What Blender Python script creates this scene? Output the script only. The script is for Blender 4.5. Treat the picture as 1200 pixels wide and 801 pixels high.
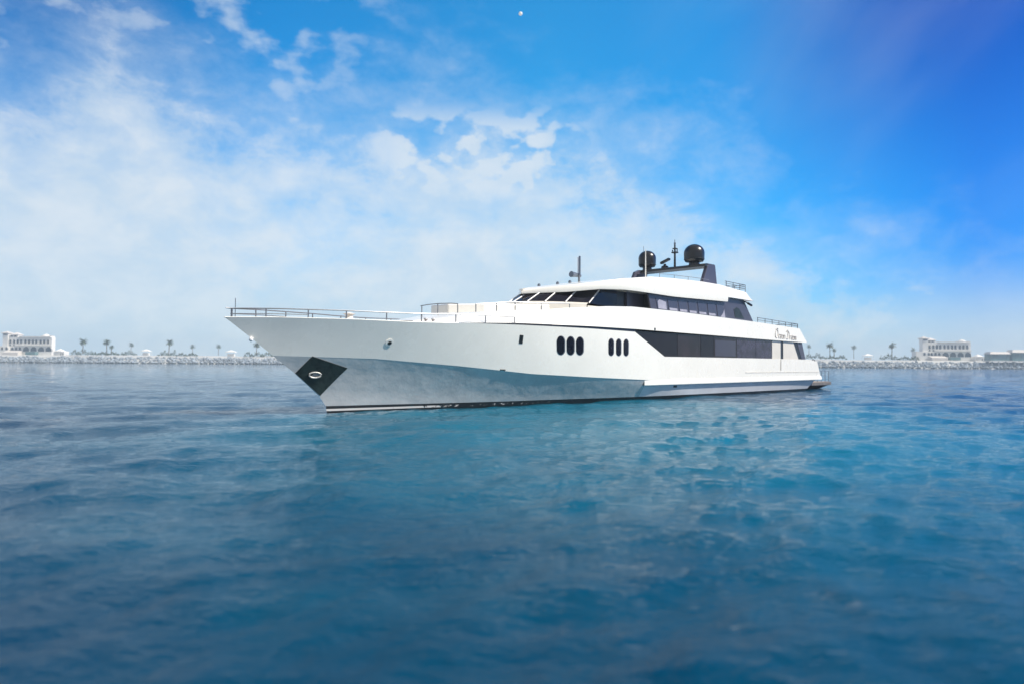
import bpy, bmesh, math, random
import numpy as np
from math import radians as R
sc = bpy.context.scene
for o in list(bpy.data.objects): bpy.data.objects.remove(o)
col = sc.collection
random.seed(7)

# ------------------------------------------------------------------ camera
CAM_H = 2.5
cd = bpy.data.cameras.new('camera'); cam = bpy.data.objects.new('camera', cd); col.objects.link(cam)
cd.sensor_width = 36; cd.lens = 24; cd.clip_start = .1; cd.clip_end = 20000
_roll = math.atan(.0062); _pitch = math.atan(25/800.)
from mathutils import Matrix, Vector
_f = Vector((0, math.cos(_pitch), math.sin(_pitch))); _r = Vector((1, 0, 0)); _u = _r.cross(_f)
_c, _s = math.cos(_roll), math.sin(_roll)
_r2 = _c*_r + _s*_u; _u2 = _c*_u - _s*_r
_m = Matrix((( _r2.x, _u2.x, -_f.x, 0), (_r2.y, _u2.y, -_f.y, 0), (_r2.z, _u2.z, -_f.z, CAM_H), (0, 0, 0, 1)))
cam.matrix_world = _m
cd.dof.use_dof = True; cd.dof.focus_distance = 45; cd.dof.aperture_fstop = .32
sc.camera = cam

# ------------------------------------------------------------------ exposure, world, sun
sc.render.engine = 'CYCLES'
sc.view_settings.view_transform = 'Standard'; sc.view_settings.look = 'None'
sc.view_settings.exposure = .24; sc.view_settings.gamma = 1; sc.view_settings.use_curve_mapping = False
SUN_EL, SUN_AZ = 46, 104      # azimuth clockwise from +Y
sd = bpy.data.lights.new('sun', 'SUN'); sun = bpy.data.objects.new('sun', sd); col.objects.link(sun)
sd.energy = 5.0; sd.angle = R(.5); sd.color = (1, .93, .82)
sdir = Vector((math.sin(R(SUN_AZ))*math.cos(R(SUN_EL)), math.cos(R(SUN_AZ))*math.cos(R(SUN_EL)), math.sin(R(SUN_EL))))
sun.rotation_euler = sdir.to_track_quat('Z', 'Y').to_euler()

class NT:
    """small helper to wire nodes"""
    def __init__(s, nt): s.nt = nt
    def n(s, t, **k):
        nd = s.nt.nodes.new(t)
        for a, b in k.items(): setattr(nd, a, b)
        return nd
    def l(s, a, b): s.nt.links.new(a, b)
    def put(s, sock, v):
        if isinstance(v, (int, float)): sock.default_value = v
        elif isinstance(v, (tuple, list)): sock.default_value = tuple(v) + ((1,) if len(sock.default_value) == 4 and len(v) == 3 else ())
        else: s.l(v, sock)
    def math(s, op, a, b=0., c=None, clamp=False):
        nd = s.n('ShaderNodeMath', operation=op, use_clamp=clamp)
        s.put(nd.inputs[0], a); s.put(nd.inputs[1], b)
        if c is not None: s.put(nd.inputs[2], c)
        return nd.outputs[0]
    def step(s, x, lo, hi):
        nd = s.n('ShaderNodeMapRange', interpolation_type='SMOOTHSTEP')
        s.put(nd.inputs[0], x); s.put(nd.inputs[1], lo); s.put(nd.inputs[2], hi); nd.inputs[3].default_value = 0; nd.inputs[4].default_value = 1
        return nd.outputs[0]
    def mix(s, f, a, b, mode='MIX'):
        nd = s.n('ShaderNodeMix', data_type='RGBA', blend_type=mode)
        s.put(nd.inputs[0], f); s.put(nd.inputs[6], a); s.put(nd.inputs[7], b)
        return nd.outputs[2]
    def noise(s, vec, scale, detail=4, rough=.5, dist=0., dim='3D'):
        nd = s.n('ShaderNodeTexNoise', noise_dimensions=dim)
        if vec is not None: s.l(vec, nd.inputs['Vector'])
        nd.inputs['Scale'].default_value = scale; nd.inputs['Detail'].default_value = detail
        nd.inputs['Roughness'].default_value = rough; nd.inputs['Distortion'].default_value = dist
        return nd.outputs[0]
    def vec(s, x, y, z):
        nd = s.n('ShaderNodeCombineXYZ'); s.put(nd.inputs[0], x); s.put(nd.inputs[1], y); s.put(nd.inputs[2], z)
        return nd.outputs[0]
    def ramp(s, x, pts):
        nd = s.n('ShaderNodeValToRGB'); s.put(nd.inputs[0], x); e = nd.color_ramp.elements
        while len(e) < len(pts): e.new(.5)
        for i, (p, v) in enumerate(pts):
            e[i].position = p; e[i].color = (v, v, v, 1) if isinstance(v, (int, float)) else tuple(v) + (1,)
        return nd.outputs[0]

w = bpy.data.worlds.new('World'); sc.world = w; w.use_nodes = True
g = NT(w.node_tree); bgn = w.node_tree.nodes['Background']; bgn.inputs[1].default_value = .1
sky = g.n('ShaderNodeTexSky', sky_type='NISHITA', sun_disc=False, sun_elevation=R(SUN_EL), sun_rotation=R(SUN_AZ))
sky.air_density = 1.0; sky.dust_density = .3; sky.ozone_density = 3.0
tc = g.n('ShaderNodeTexCoord').outputs['Generated']
sp = g.n('ShaderNodeSeparateXYZ'); g.l(tc, sp.inputs[0]); dx, dy, dz = sp.outputs
hor = g.math('MAXIMUM', g.math('SQRT', g.math('ADD', g.math('MULTIPLY', dx, dx), g.math('MULTIPLY', dy, dy))), .02)
EL = g.math('DIVIDE', dz, hor)                                    # tangent of the elevation
AZ = g.math('DIVIDE', g.math('ARCTAN2', dx, dy), math.pi)         # -1..1, 0 straight ahead
AZ01 = g.math('MULTIPLY_ADD', AZ, 1.0, .5)                        # front half: azimuth -90..90 deg -> 0..1
# real cloud layer: noise on direction, stretched sideways
cv = g.vec(g.math('MULTIPLY', AZ, 9.5), g.math('MULTIPLY', EL, 4.2), 1.7)
n1 = g.noise(cv, 1.5, 8, .58, .15); n2 = g.noise(cv, 4.6, 8, .62, .2)
bx = lambda px: math.atan((px-600)/800.)/math.pi + .5
top = g.ramp(AZ01, [(0, .36), (bx(0), .33), (bx(110), .40), (bx(260), .31), (bx(420), .31), (bx(560), .35), (bx(720), .30), (bx(880), .22), (bx(960), .12), (bx(1060), .07), (bx(1200), .06), (1, .1)])
edge = g.math('ADD', g.math('SUBTRACT', top, EL), g.math('MULTIPLY', g.math('SUBTRACT', g.math('ADD', g.math('MULTIPLY', n1, .6), g.math('MULTIPLY', n2, .4)), .5), .62))
bank = g.math('MULTIPLY', g.math('ADD', g.math('MULTIPLY', g.step(edge, -.18, .22), .72), g.math('MULTIPLY', g.step(edge, -.01, .07), .2)), 1.)
puffm = g.math('MULTIPLY', g.step(EL, .16, .27), g.math('SUBTRACT', 1., g.step(AZ01, bx(300), bx(540))))
n4 = g.noise(cv, 4.6, 2, .4, .1); n5 = g.noise(cv, 10., 5, .5, .1)
puff = g.math('MULTIPLY', g.math('MULTIPLY', g.step(g.math('ADD', g.math('MULTIPLY', n4, .62), g.math('MULTIPLY', n5, .38)), .47, .64), puffm), .46)
mid_m = g.math('MULTIPLY', g.math('MULTIPLY', g.step(EL, .19, .26), g.math('SUBTRACT', 1., g.step(EL, .33, .41))), g.math('MULTIPLY', g.step(AZ01, bx(360), bx(480)), g.math('SUBTRACT', 1., g.step(AZ01, bx(620), bx(760)))))
puff = g.math('MAXIMUM', puff, g.math('MULTIPLY', g.math('MULTIPLY', g.step(g.math('ADD', g.math('MULTIPLY', n4, .55), g.math('MULTIPLY', n5, .45)), .42, .56), mid_m), .86))
wv = g.vec(g.math('MULTIPLY', g.math('ADD', AZ, g.math('MULTIPLY', EL, -.22)), 9.), g.math('MULTIPLY', EL, 1.6), 3.)
wisp = g.math('MULTIPLY', g.math('MULTIPLY', g.step(g.noise(wv, 1.5, 4, .5, .3), .38, .8), g.step(AZ01, bx(650), bx(950))), .13)
low = g.math('MULTIPLY', g.math('SUBTRACT', 1., g.step(EL, .0, .16)), .9)
# unseen pale cloud added overhead and behind the viewer to neutralise blue fill light
over = g.math('MULTIPLY', g.step(EL, 1.1, 1.9), g.math('MULTIPLY_ADD', n1, .5, .45))
rear = g.math('MULTIPLY', g.step(dy, .25, -.35), g.math('MULTIPLY_ADD', n1, .5, .5))
dens = g.math('MAXIMUM', g.math('MAXIMUM', g.math('MAXIMUM', over, rear), g.math('MAXIMUM', bank, puff)), g.math('MAXIMUM', wisp, low))
ccol = g.mix(g.step(n2, .3, .7), (5.3, 6.35, 7.3), (6.5, 7.1, 7.6))
tint = g.ramp(AZ01, [(0, (.08, .60, 1.3)), (bx(20), (.02, .85, 1.35)), (bx(330), (.08, 1.22, 1.75)), (bx(640), (.16, 1.42, 1.85)), (bx(860), (.06, 1.2, 1.75)), (bx(1150), (.0, .58, 1.35)), (1, (.05, .55, 1.3))])
tint = g.mix(g.math('MULTIPLY', g.step(EL, .18, .5), g.step(AZ01, bx(800), bx(1180))), tint, (.0, .34, 1.05))
tint = g.mix(g.math('MULTIPLY', g.math('MULTIPLY', g.step(EL, .28, .52), g.math('SUBTRACT', 1., g.step(AZ01, bx(0), bx(320)))), .7), tint, (.0, .55, 1.1))
blue = g.mix(1.0, sky.outputs[0], tint, 'MULTIPLY')
ccol = g.mix(g.math('MAXIMUM', g.step(EL, 1., 1.6), g.step(dy, .25, -.35)), ccol, (6.2, 6.2, 6.0))
g.l(g.mix(dens, blue, ccol), bgn.inputs[0])

# ------------------------------------------------------------------ materials
def mat(name, base, rough=.5, metal=0., coat=0., spec=.5, var=0., vscale=3., bump=0., bscale=20., ior=None, rvar=0.):
    m = bpy.data.materials.new(name); m.use_nodes = True
    h = NT(m.node_tree); b = m.node_tree.nodes['Principled BSDF']
    b.inputs['Base Color'].default_value = tuple(base) + (1,); b.inputs['Roughness'].default_value = rough
    b.inputs['Metallic'].default_value = metal; b.inputs['Coat Weight'].default_value = coat; b.inputs['Coat Roughness'].default_value = .06
    b.inputs['Specular IOR Level'].default_value = spec
    if ior: b.inputs['IOR'].default_value = ior
    co = h.n('ShaderNodeTexCoord').outputs['Object']
    if var:
        f = h.step(h.noise(co, vscale, 6, .6, .2), .3, .7)
        h.l(h.mix(f, tuple(c*(1-var) for c in base), tuple(min(1, c*(1+var)) for c in base)), b.inputs['Base Color'])
    if rvar:
        h.l(h.math('MULTIPLY_ADD', h.noise(co, vscale*2.3, 5), rvar*2, rough-rvar), b.inputs['Roughness'])
    if bump:
        bn = h.n('ShaderNodeBump'); bn.inputs['Strength'].default_value = 1; bn.inputs['Distance'].default_value = bump
        h.l(h.noise(co, bscale, 3), bn.inputs['Height']); h.l(bn.outputs[0], b.inputs['Normal'])
    return m
M = dict(
    white=mat('white gelcoat', (.82, .80, .74), .28, coat=.5, var=.025, vscale=.5, bump=.004, bscale=.7, rvar=.05),
    cream=mat('cream gelcoat', (.64, .61, .55), .4, var=.04, vscale=1),
    silver=mat('silver hull paint', (.58, .57, .57), .16, metal=.3, coat=.6, var=.07, vscale=.8, bump=.05, bscale=1.3),
    lower=mat('pale grey hull paint', (.62, .63, .66), .25, coat=.5, var=.04, vscale=.6, bump=.006, bscale=.8),
    black=mat('black paint', (.012, .013, .014), .35, var=.3, vscale=2),
    pocket=mat('anchor pocket lining', (.012, .02, .018), .45, var=.5, vscale=3, bump=.01, bscale=6),
    glass=mat('dark tinted glass', (.005, .004, .009), .04, spec=.3, bump=.004, bscale=.9),
    glass2=mat('violet glass with painted reflection', (.035, .035, .06), .06, spec=.5, bump=.004, bscale=.9),
    glassb=mat('brown tinted glass', (.016, .010, .014), .05, spec=.4, var=.5, vscale=.9, bump=.01, bscale=.7),
    glassc=mat('glass before gathered curtains', (.030, .026, .048), .07, spec=.4, var=.45, vscale=1.6, bump=.02, bscale=1.1),
    pane=mat('grey tinted glass', (.05, .052, .085), .05, spec=.4, bump=.003, bscale=1.2),
    painted_reflection=mat('painted window reflection', (.32, .32, .40), .5, var=.1, vscale=3),  # pale colour standing in for whitish reflections on the upper panes
    greywall=mat('dark grey paint', (.055, .053, .078), .35, coat=.1, var=.08, vscale=1),
    dome=mat('black radome', (.006, .006, .008), .28, coat=.1, var=.1),
    steel=mat('polished steel', (.22, .23, .25), .38, metal=.6),
    dsteel=mat('grey metal rail', (.16, .19, .23), .4, metal=.6),
    deck=mat('teak deck', (.36, .27, .18), .6, var=.15, vscale=4),
    frame=mat('pale grey frame paint', (.5, .5, .52), .4),
    hawse=mat('worn pale hawse steel', (.34, .34, .33), .4, metal=.3, var=.35, vscale=6),
    letter=mat('grey lettering', (.40, .38, .37), .4),
    platform=mat('weathered platform', (.13, .12, .115), .6, var=.3, vscale=3),
    lamp=mat('clear lamp lens', (.8, .8, .8), .1, spec=.8),
    rock=mat('pale breakwater rock', (.25, .29, .325), .85, var=.5, vscale=.25, bump=.15, bscale=1.2),
    sand=mat('pale sand', (.46, .46, .44), .9, var=.12, vscale=.05),
    stucco=mat('white stucco', (.74, .72, .68), .7, var=.06, vscale=.3),
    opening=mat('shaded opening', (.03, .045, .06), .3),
    palm=mat('palm frond green', (.045, .075, .03), .6, var=.3, vscale=.6),
    trunk=mat('palm trunk bark', (.16, .12, .085), .8, var=.3, vscale=2),
    bush=mat('shrub leaves', (.05, .085, .045), .6, var=.35, vscale=.5),
    roof=mat('pale roof tile', (.62, .58, .54), .7, var=.1, vscale=.5),
    tent=mat('white canvas', (.8, .79, .76), .7),
    teal=mat('teal glass wall', (.10, .19, .20), .15, var=.2, vscale=.3),
    moon=mat('moon rock', (.75, .75, .72), .9, var=.2, vscale=.02),
)
def boot_mat():
    m = bpy.data.materials.new('black boot top with worn white line'); m.use_nodes = True
    h = NT(m.node_tree); b = m.node_tree.nodes['Principled BSDF']; b.inputs['Roughness'].default_value = .4
    co = h.n('ShaderNodeTexCoord').outputs['Object']; s = h.n('ShaderNodeSeparateXYZ'); h.l(co, s.inputs[0])
    n = h.noise(co, 3.5, 5, .7)
    band = h.math('MULTIPLY', h.step(s.outputs[2], .07, .10), h.math('SUBTRACT', 1., h.step(s.outputs[2], .17, .2)))
    fade = h.math('SUBTRACT', 1., h.step(s.outputs[0], 3., 9.))
    worn = h.math('MULTIPLY', h.math('MULTIPLY', band, h.step(h.math('ADD', n, h.math('MULTIPLY', fade, .28)), .56, .66)), h.math('SUBTRACT', 1., h.step(s.outputs[0], 10., 17.)))
    h.l(h.mix(worn, (.01, .011, .013), (.55, .53, .52)), b.inputs['Base Color'])
    return m
M['boot'] = boot_mat()
def water_mat():
    m = bpy.data.materials.new('sea water'); m.use_nodes = True
    h = NT(m.node_tree); b = m.node_tree.nodes['Principled BSDF']
    co = h.n('ShaderNodeTexCoord').outputs['Object']
    sp_ = h.n('ShaderNodeSeparateXYZ'); h.l(co, sp_.inputs[0])
    # water painted brighter turquoise round the yacht and darker outside, imitating a vignette
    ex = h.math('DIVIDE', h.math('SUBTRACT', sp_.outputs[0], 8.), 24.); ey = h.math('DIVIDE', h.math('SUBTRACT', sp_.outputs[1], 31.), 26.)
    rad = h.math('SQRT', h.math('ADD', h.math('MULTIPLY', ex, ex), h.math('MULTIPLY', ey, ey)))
    bright_patch = h.math('SUBTRACT', 1., h.step(h.math('ADD', rad, h.math('MULTIPLY', h.math('SUBTRACT', h.noise(co, .07, 4, .55, .4), .5), 1.1)), .3, 1.15))
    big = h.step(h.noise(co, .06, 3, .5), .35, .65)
    deep = h.mix(big, (.001, .030, .070), (.001, .048, .100))  # darker water colour outside the painted bright patch
    h.l(h.mix(bright_patch, deep, (.002, .112, .180)), b.inputs['Base Color'])
    b.inputs['IOR'].default_value = 1.2; b.inputs['Roughness'].default_value = .035; b.inputs['Specular IOR Level'].default_value = .22; b.inputs['Specular Tint'].default_value = (.55, .82, 1., 1)
    mp = h.n('ShaderNodeMapping'); h.l(co, mp.inputs[0]); mp.inputs['Rotation'].default_value = (0, 0, .35); mp.inputs['Scale'].default_value = (1, 1.7, 1)
    n1 = h.noise(mp.outputs[0], 1.5, 5, .6, .4); n2 = h.noise(mp.outputs[0], .5, 3, .5, .3)
    n3 = h.noise(mp.outputs[0], 4.6, 4, .6, .5)
    hh = h.math('ADD', h.math('ADD', h.math('MULTIPLY', n1, .065), h.math('MULTIPLY', n2, .05)), h.math('MULTIPLY', n3, .045))
    bn = h.n('ShaderNodeBump'); bn.inputs['Strength'].default_value = .75; bn.inputs['Distance'].default_value = 1.; h.l(hh, bn.inputs['Height'])
    h.l(bn.outputs[0], b.inputs['Normal'])
    return m
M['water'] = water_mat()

# ------------------------------------------------------------------ mesh helpers
def link(o, parent=None):
    col.objects.link(o)
    if parent: o.parent = parent
    return o
def tag(o, label=None, cat=None, group=None, kind=None):
    for k, v in (('label', label), ('category', cat), ('group', group), ('kind', kind)):
        if v: o[k] = v
    return o
def empty(name, loc, rz=0.):
    o = bpy.data.objects.new(name, None); o.location = loc; o.rotation_euler = (0, 0, rz); o.empty_display_size = .3
    return link(o)
class MB:
    def __init__(s): s.v = []; s.f = []
    def add(s, vs, fs):
        k = len(s.v); s.v += [tuple(p) for p in vs]; s.f += [tuple(i+k for i in f) for f in fs]; return s
    def grid(s, rows, close=False):
        n = len(rows[0]); fs = []
        for i in range(len(rows)-1):
            for j in range(n if close else n-1):
                a, b = i*n+j, i*n+(j+1) % n; fs.append((a, b, b+n, a+n))
        return s.add([p for r in rows for p in r], fs)
    def box(s, a, b):
        (x0, y0, z0), (x1, y1, z1) = a, b
        return s.add([(x0,y0,z0),(x1,y0,z0),(x1,y1,z0),(x0,y1,z0),(x0,y0,z1),(x1,y0,z1),(x1,y1,z1),(x0,y1,z1)],
                     [(3,2,1,0),(4,5,6,7),(0,1,5,4),(1,2,6,5),(2,3,7,6),(3,0,4,7)])
    def slab(s, A, B):
        """two matching loops joined into a closed solid"""
        n = len(A); return s.add(list(A)+list(B), [tuple(range(n))[::-1], tuple(range(n, 2*n))] + [(i, (i+1) % n, n+(i+1) % n, n+i) for i in range(n)])
    def tube(s, pts, r, n=7, cap=True, r2=None):
        pts = [Vector(p) for p in pts]; rows = []
        for i, p in enumerate(pts):
            d = (pts[min(i+1, len(pts)-1)] - pts[max(i-1, 0)]).normalized()
            a = d.cross(Vector((0, 0, 1)) if abs(d.z) < .9 else Vector((1, 0, 0))).normalized(); b = d.cross(a)
            rr = r if r2 is None else r + (r2-r)*i/(len(pts)-1)
            rows.append([p + rr*(math.cos(t)*a + math.sin(t)*b) for t in [2*math.pi*k/n for k in range(n)]])
        k = len(s.v); s.grid(rows, True)
        if cap: s.f.append(tuple(range(k, k+n))); s.f.append(tuple(range(len(s.v)-n, len(s.v))))
        return s
    def lathe(s, prof, c, n=24):
        rows = [[(c[0]+r*math.cos(2*math.pi*k/n), c[1]+r*math.sin(2*math.pi*k/n), c[2]+z) for k in range(n)] for r, z in prof]
        k = len(s.v); s.grid(rows, True); s.f.append(tuple(range(k, k+n))); s.f.append(tuple(range(len(s.v)-n, len(s.v))))
        return s
    def build(s, name, m, parent=None, smooth=False, fix=True, bevel=0.):
        me = bpy.data.meshes.new(name); me.from_pydata(s.v, [], s.f); me.update()
        if fix or smooth:
            bm = bmesh.new(); bm.from_mesh(me)
            bmesh.ops.remove_doubles(bm, verts=bm.verts, dist=1e-4)
            bmesh.ops.recalc_face_normals(bm, faces=bm.faces); bm.to_mesh(me); bm.free()
        me.materials.append(m)
        if smooth:
            me.polygons.foreach_set('use_smooth', [True]*len(me.polygons))
            me.set_sharp_from_angle(angle=R(35))
        o = bpy.data.objects.new(name, me); link(o, parent)
        if bevel:
            b = o.modifiers.new('bevel', 'BEVEL'); b.width = bevel; b.segments = 2; b.limit_method = 'ANGLE'; b.angle_limit = R(40)
        return o

# ------------------------------------------------------------------ sea
def sea():
    rng = np.random.default_rng(3)
    rr = np.concatenate([[.4, .8, 1.2], 1.6*(1590/1.6)**(np.arange(640)/639.)])
    th = np.concatenate([np.linspace(-1.32, 1.32, 1000), np.linspace(1.32, 2*math.pi-1.32, 80)[1:-1]])
    nt, nr = len(th), len(rr)
    X = rr[:, None]*np.sin(th)[None]; Y = rr[:, None]*np.cos(th)[None]; Z = np.zeros_like(X)
    dr = np.maximum(np.gradient(rr), .02)[:, None]
    for k in range(64):
        lam = .55*(26.)**(rng.random()); a = 1.05*.0125*lam**.82*(.5+rng.random())*(1 if lam < 6 else .55)
        d = rng.normal(.45, .75); kx, ky = math.sin(d)*2*math.pi/lam, -math.cos(d)*2*math.pi/lam
        ph = kx*X + ky*Y + rng.random()*6.283
        ph = ph + .5*np.sin(.13*X+.9*k) + .5*np.sin(.11*Y+1.7*k)
        att = np.exp(-(1.6*dr/lam)**2)
        Z += .27*a*att*(np.sin(ph) - .18*np.cos(2*ph))
    Z *= (1/(1+(rr/260)**2))[:, None]
    co = np.stack([X, Y, Z], -1).reshape(-1, 3)
    co = np.vstack([co, [[0, 0, 0]]])
    i = np.arange(nr-1)[:, None]*nt; j = np.arange(nt)[None]; jn = (j+1) % nt
    q = np.stack([i+j, i+nt+j, i+nt+jn, i+jn], -1).reshape(-1, 4)
    cap = np.stack([np.full(nt, len(co)-1), np.arange(nt), (np.arange(nt)+1) % nt], -1)
    me = bpy.data.meshes.new('water'); me.vertices.add(len(co)); me.vertices.foreach_set('co', co.ravel())
    nl = q.size + cap.size; me.loops.add(nl); me.loops.foreach_set('vertex_index', np.concatenate([q.ravel(), cap.ravel()]))
    me.polygons.add(len(q)+len(cap))
    me.polygons.foreach_set('loop_start', np.concatenate([np.arange(len(q))*4, len(q)*4+np.arange(len(cap))*3]))
    me.polygons.foreach_set('use_smooth', np.ones(len(q)+len(cap), bool))
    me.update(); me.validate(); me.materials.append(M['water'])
    o = link(bpy.data.objects.new('water', me)); tag(o, kind='structure')
sea()

# ------------------------------------------------------------------ yacht: hull form (u aft along the ship, v to the near side, z up)
#BEGIN HULL
ip = lambda x, a, b: float(np.interp(x, a, b))
STEM_Z = [-1.2, -.6, 0, .34, .86, 2.01, 3.39, 4.47, 5.2]; STEM_U = [1.2, .45, 0, -.06, -.44, -1.79, -3.71, -5.18, -6.2]
stem_u = lambda z: ip(z, STEM_Z, STEM_U)
zs = lambda u: ip(u, [-5.2, -3.2, 0, 3.6, 7.2, 10, 16, 21, 55], [4.47, 4.54, 4.58, 4.57, 4.65, 4.68, 4.70, 4.67, 4.62])
zk = lambda u: ip(u, [-2.89, 2, 6.7, 11.6, 17.1, 22.66, 34, 55], [2.8, 2.69, 2.34, 1.9, 1.64, 1.42, 1.35, 1.35])
ztop = lambda u: zs(u) if u <= 20.9 else ip(u, [20.9, 24.7, 42, 51.8, 53.7, 55], [4.67, 3.06, 3.08, 3.07, 2.85, 2.75])
def gro(u, u0, L, p, B):
    t = min(max((u-u0)/L, 0), 1); return B*(1-(1-t)**p)
lerp = lambda a, b, t: a+(b-a)*t
tap = lambda u, k: 1-k*max(0, (u-38)/17)**2
def v_up(u, w):
    a = gro(u, -2.89, 26, 2.0, 3.93); b = gro(u, -5.18, 24, 2.2, 4.05)
    u0 = stem_u(2.8+w*1.67)
    return gro(u, u0, lerp(26, 24, w), lerp(2.0, 2.2, w), lerp(3.93, 4.05, w))*tap(u, .03)
def v_lo(u, w):
    return gro(u, stem_u(w*2.8), lerp(31, 26, w), lerp(1.8, 2.0, w**1.3), lerp(3.47, 3.9, w))*tap(u, lerp(.10, .03, w))
def hull_v(u, z):
    k = zk(u)
    return v_up(u, (z-k)/(zs(u)-k)) if z >= k else v_lo(u, max(z, 0)/k)
uend = lambda z: ip(z, [-1, 0, .25, 1.05, 1.12, 2.85, 4], [52.2, 52.4, 52.65, 53.7, 54.9, 53.7, 53])
# upper bulwark (white band above the dark stripe)
UB_U = [4.3, 5.2, 7.1, 10, 12.25, 14.5, 17.9, 20.5, 26, 39.3, 48.9, 50.65]
bt_v = lambda u: ip(u, [4.3, 5.2, 7.1, 10, 12.25, 14.5, 17.9, 21, 40, 50.65], [1.3, 1.45, 1.6, 2.4, 3.0, 3.4, 3.85, 4.08, 4.08, 4.0])
bt_z = lambda u: ip(u, [4.3, 5.2, 7.1, 10, 12.25, 14.5, 17.9, 20.5, 26, 39.3, 48.9, 50.65], [4.72, 4.92, 5.29, 5.54, 5.67, 5.92, 6.22, 6.35, 6.37, 6.21, 6.03, 4.80])
bb_v = lambda u: min(hull_v(u, zs(u))+.03, ip(u, [4.3, 5.5, 7.4, 60], [1.4, 2.45, 3.2, 9]))
bb_z = lambda u: zs(u) + ip(u, [5.5, 6.4, 10, 21, 50], [-.02, .0, .09, .19, .08])
#END HULL
TH = math.atan2(785, 800)
P0 = Vector((-9.202, 34.100, 0))
yacht = empty('motor_yacht', P0, math.pi/2-TH)
tag(yacht, 'long white three deck motor yacht with black radar domes lying at anchor on the sea', 'yacht')
P = lambda u, v, z: (u, -v, z)

def ugrid():
    a = list(-5.18 + 21.18*np.linspace(0, 1, 46)**1.25); b = list(np.arange(16.5, 54.9, .5)) + [20.9, 24.7, 54.9]
    return sorted(set(round(float(x), 4) for x in a+b))
UG = ugrid()
def umap(U, u0, ue):
    if U <= 16: return u0 + (U+5.18)/21.18*(16-u0)
    if U > 50: return 50 + (U-50)/4.9*(ue-50)
    return U
def hull_rows(kind, n, lo=0., hi=1., cut=None):
    """rows of points from stem to stern on the near side for levels lo..hi of a strip"""
    rows = []
    for j in range(n+1):
        q = lo+(hi-lo)*j/n; row = []
        for U in UG:
            if cut and not (cut[0] <= U <= cut[1]): continue
            if kind == 'up':
                u0 = stem_u(2.8+q*1.67); u = umap(U, u0, 54)
                k = zk(u); zz = k + q*(ztop(u)-k); u = umap(U, u0, uend(zz)); wq = q*(ztop(u)-k)/(zs(u)-k)
                if U <= 20.9: wq = q
                row.append((u, v_up(u, wq), k + q*(ztop(u)-k)))
            else:
                u0 = stem_u(q*2.8); u = umap(U, u0, uend(q*1.35)); row.append((u, v_lo(u, q), q*zk(u)))
        rows.append(row)
    return rows
def both(mb, rows):
    mb.grid([[P(*p) for p in r] for r in rows]); mb.grid([[P(p[0], -p[1], p[2]) for p in r] for r in rows])
# topsides
mb = MB(); up = hull_rows('up', 9); both(mb, up)
e = [r[-1] for r in up]
mb.grid([[P(*p) for p in e], [P(p[0], -p[1], p[2]) for p in e]])      # transom
hull = mb.build('hull', M['white'], yacht, smooth=True)
# lower hull: underwater strip + bottom up to knuckle; forward silver panel and aft pale panel
bootw = lambda u: ip(u, [0, 20, 50], [.34, .25, .18])/zk(u)
def lower_rows(c0, c1, w0f, w1f, n, shift=0):
    rows = []
    for j in range(n+1):
        row = []
        for U in UG:
            if not (c0-1e-6 <= U <= c1+1e-6): continue
            q = lerp(w0f(U), w1f(U), j/n); u0 = stem_u(q*2.8); u = umap(U, u0, uend(q*1.35))
            if shift: u -= shift*(1-j/n)
            row.append((u, v_lo(u, q), q*zk(u)))
        rows.append(row)
    return rows
mb = MB(); both(mb, lower_rows(-6, 22.5, bootw, lambda u: 1., 10)); mb.build('lower_bow_plating', M['silver'], yacht, smooth=True)
mb = MB(); lr = lower_rows(22.5, 55, bootw, lambda u: 1., 6); both(mb, lr); e = [r[-1] for r in lr]
mb.grid([[P(*p) for p in e], [P(p[0], -p[1], p[2]) for p in e]]); mb.build('lower_aft_plating', M['lower'], yacht, smooth=True)
mb = MB()
under = [[(u+.5*(1 if u < 16 else 0), max(v-.35, 0), -.7) for (u, v, z) in r] for r in lower_rows(-6, 55, lambda u: 0., bootw, 1)[:1]]
br = under + lower_rows(-6, 55, lambda u: 0., bootw, 3); both(mb, br); e = [r[-1] for r in br]
mb.grid([[P(*p) for p in e], [P(p[0], -p[1], p[2]) for p in e]]); mb.build('boot_top', M['boot'], yacht, smooth=True)
# decks
mb = MB(); t = [p for p in up[-1]]; t = [(u, max(v-.04, 0), z-.07) for u, v, z in t]
mb.grid([[P(*p) for p in t], [P(p[0], -p[1], p[2]) for p in t]]); mb.build('main_deck', M['deck'], yacht)
# cap rail along hull top
mb = MB()
for s in (1, -1): mb.tube([P(u, s*max(v-.03, 0), z) for u, v, z in up[-1] if u < 6.2], .03, 6)
mb.build('cap_rail', M['white'], yacht, smooth=True)
# strake on the aft hull
mb = MB()
for s in (1, -1):
    rows = []
    for u in list(np.arange(22.3, 54.6, .6))+[54.8]:
        k = min(1, (u-22.3)/.8+.02); b = hull_v(min(u, 53.5), 1.40); b2 = hull_v(min(u, 53.5), 1.06)
        rows.append([P(u, s*(b-.05), 1.44), P(u, s*(b+.03*k), 1.42), P(u, s*(b+.09*k), 1.18), P(u, s*(b+.08*k), 1.06), P(u, s*(b2-.06), 1.04)])
    mb.grid(rows); mb.f.append(tuple(len(mb.v)-5+i for i in range(5)))
mb.build('rub_strake', M['white'], yacht, smooth=True)
mb = MB()
for s in (1, -1):
    mb.slab([P(u, s*(hull_v(u, 1.85)+.03), z) for u, z in ((37.5, 1.84), (46, 1.83), (54.2, 1.80), (54.2, 1.86), (46, 1.89), (37.5, 1.90))],
            [P(u, s*(hull_v(u, 1.85)-.1), z) for u, z in ((37.5, 1.84), (46, 1.83), (54.2, 1.80), (54.2, 1.86), (46, 1.89), (37.5, 1.90))])
mb.build('hull_moulding', M['cream'], yacht)

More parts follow.
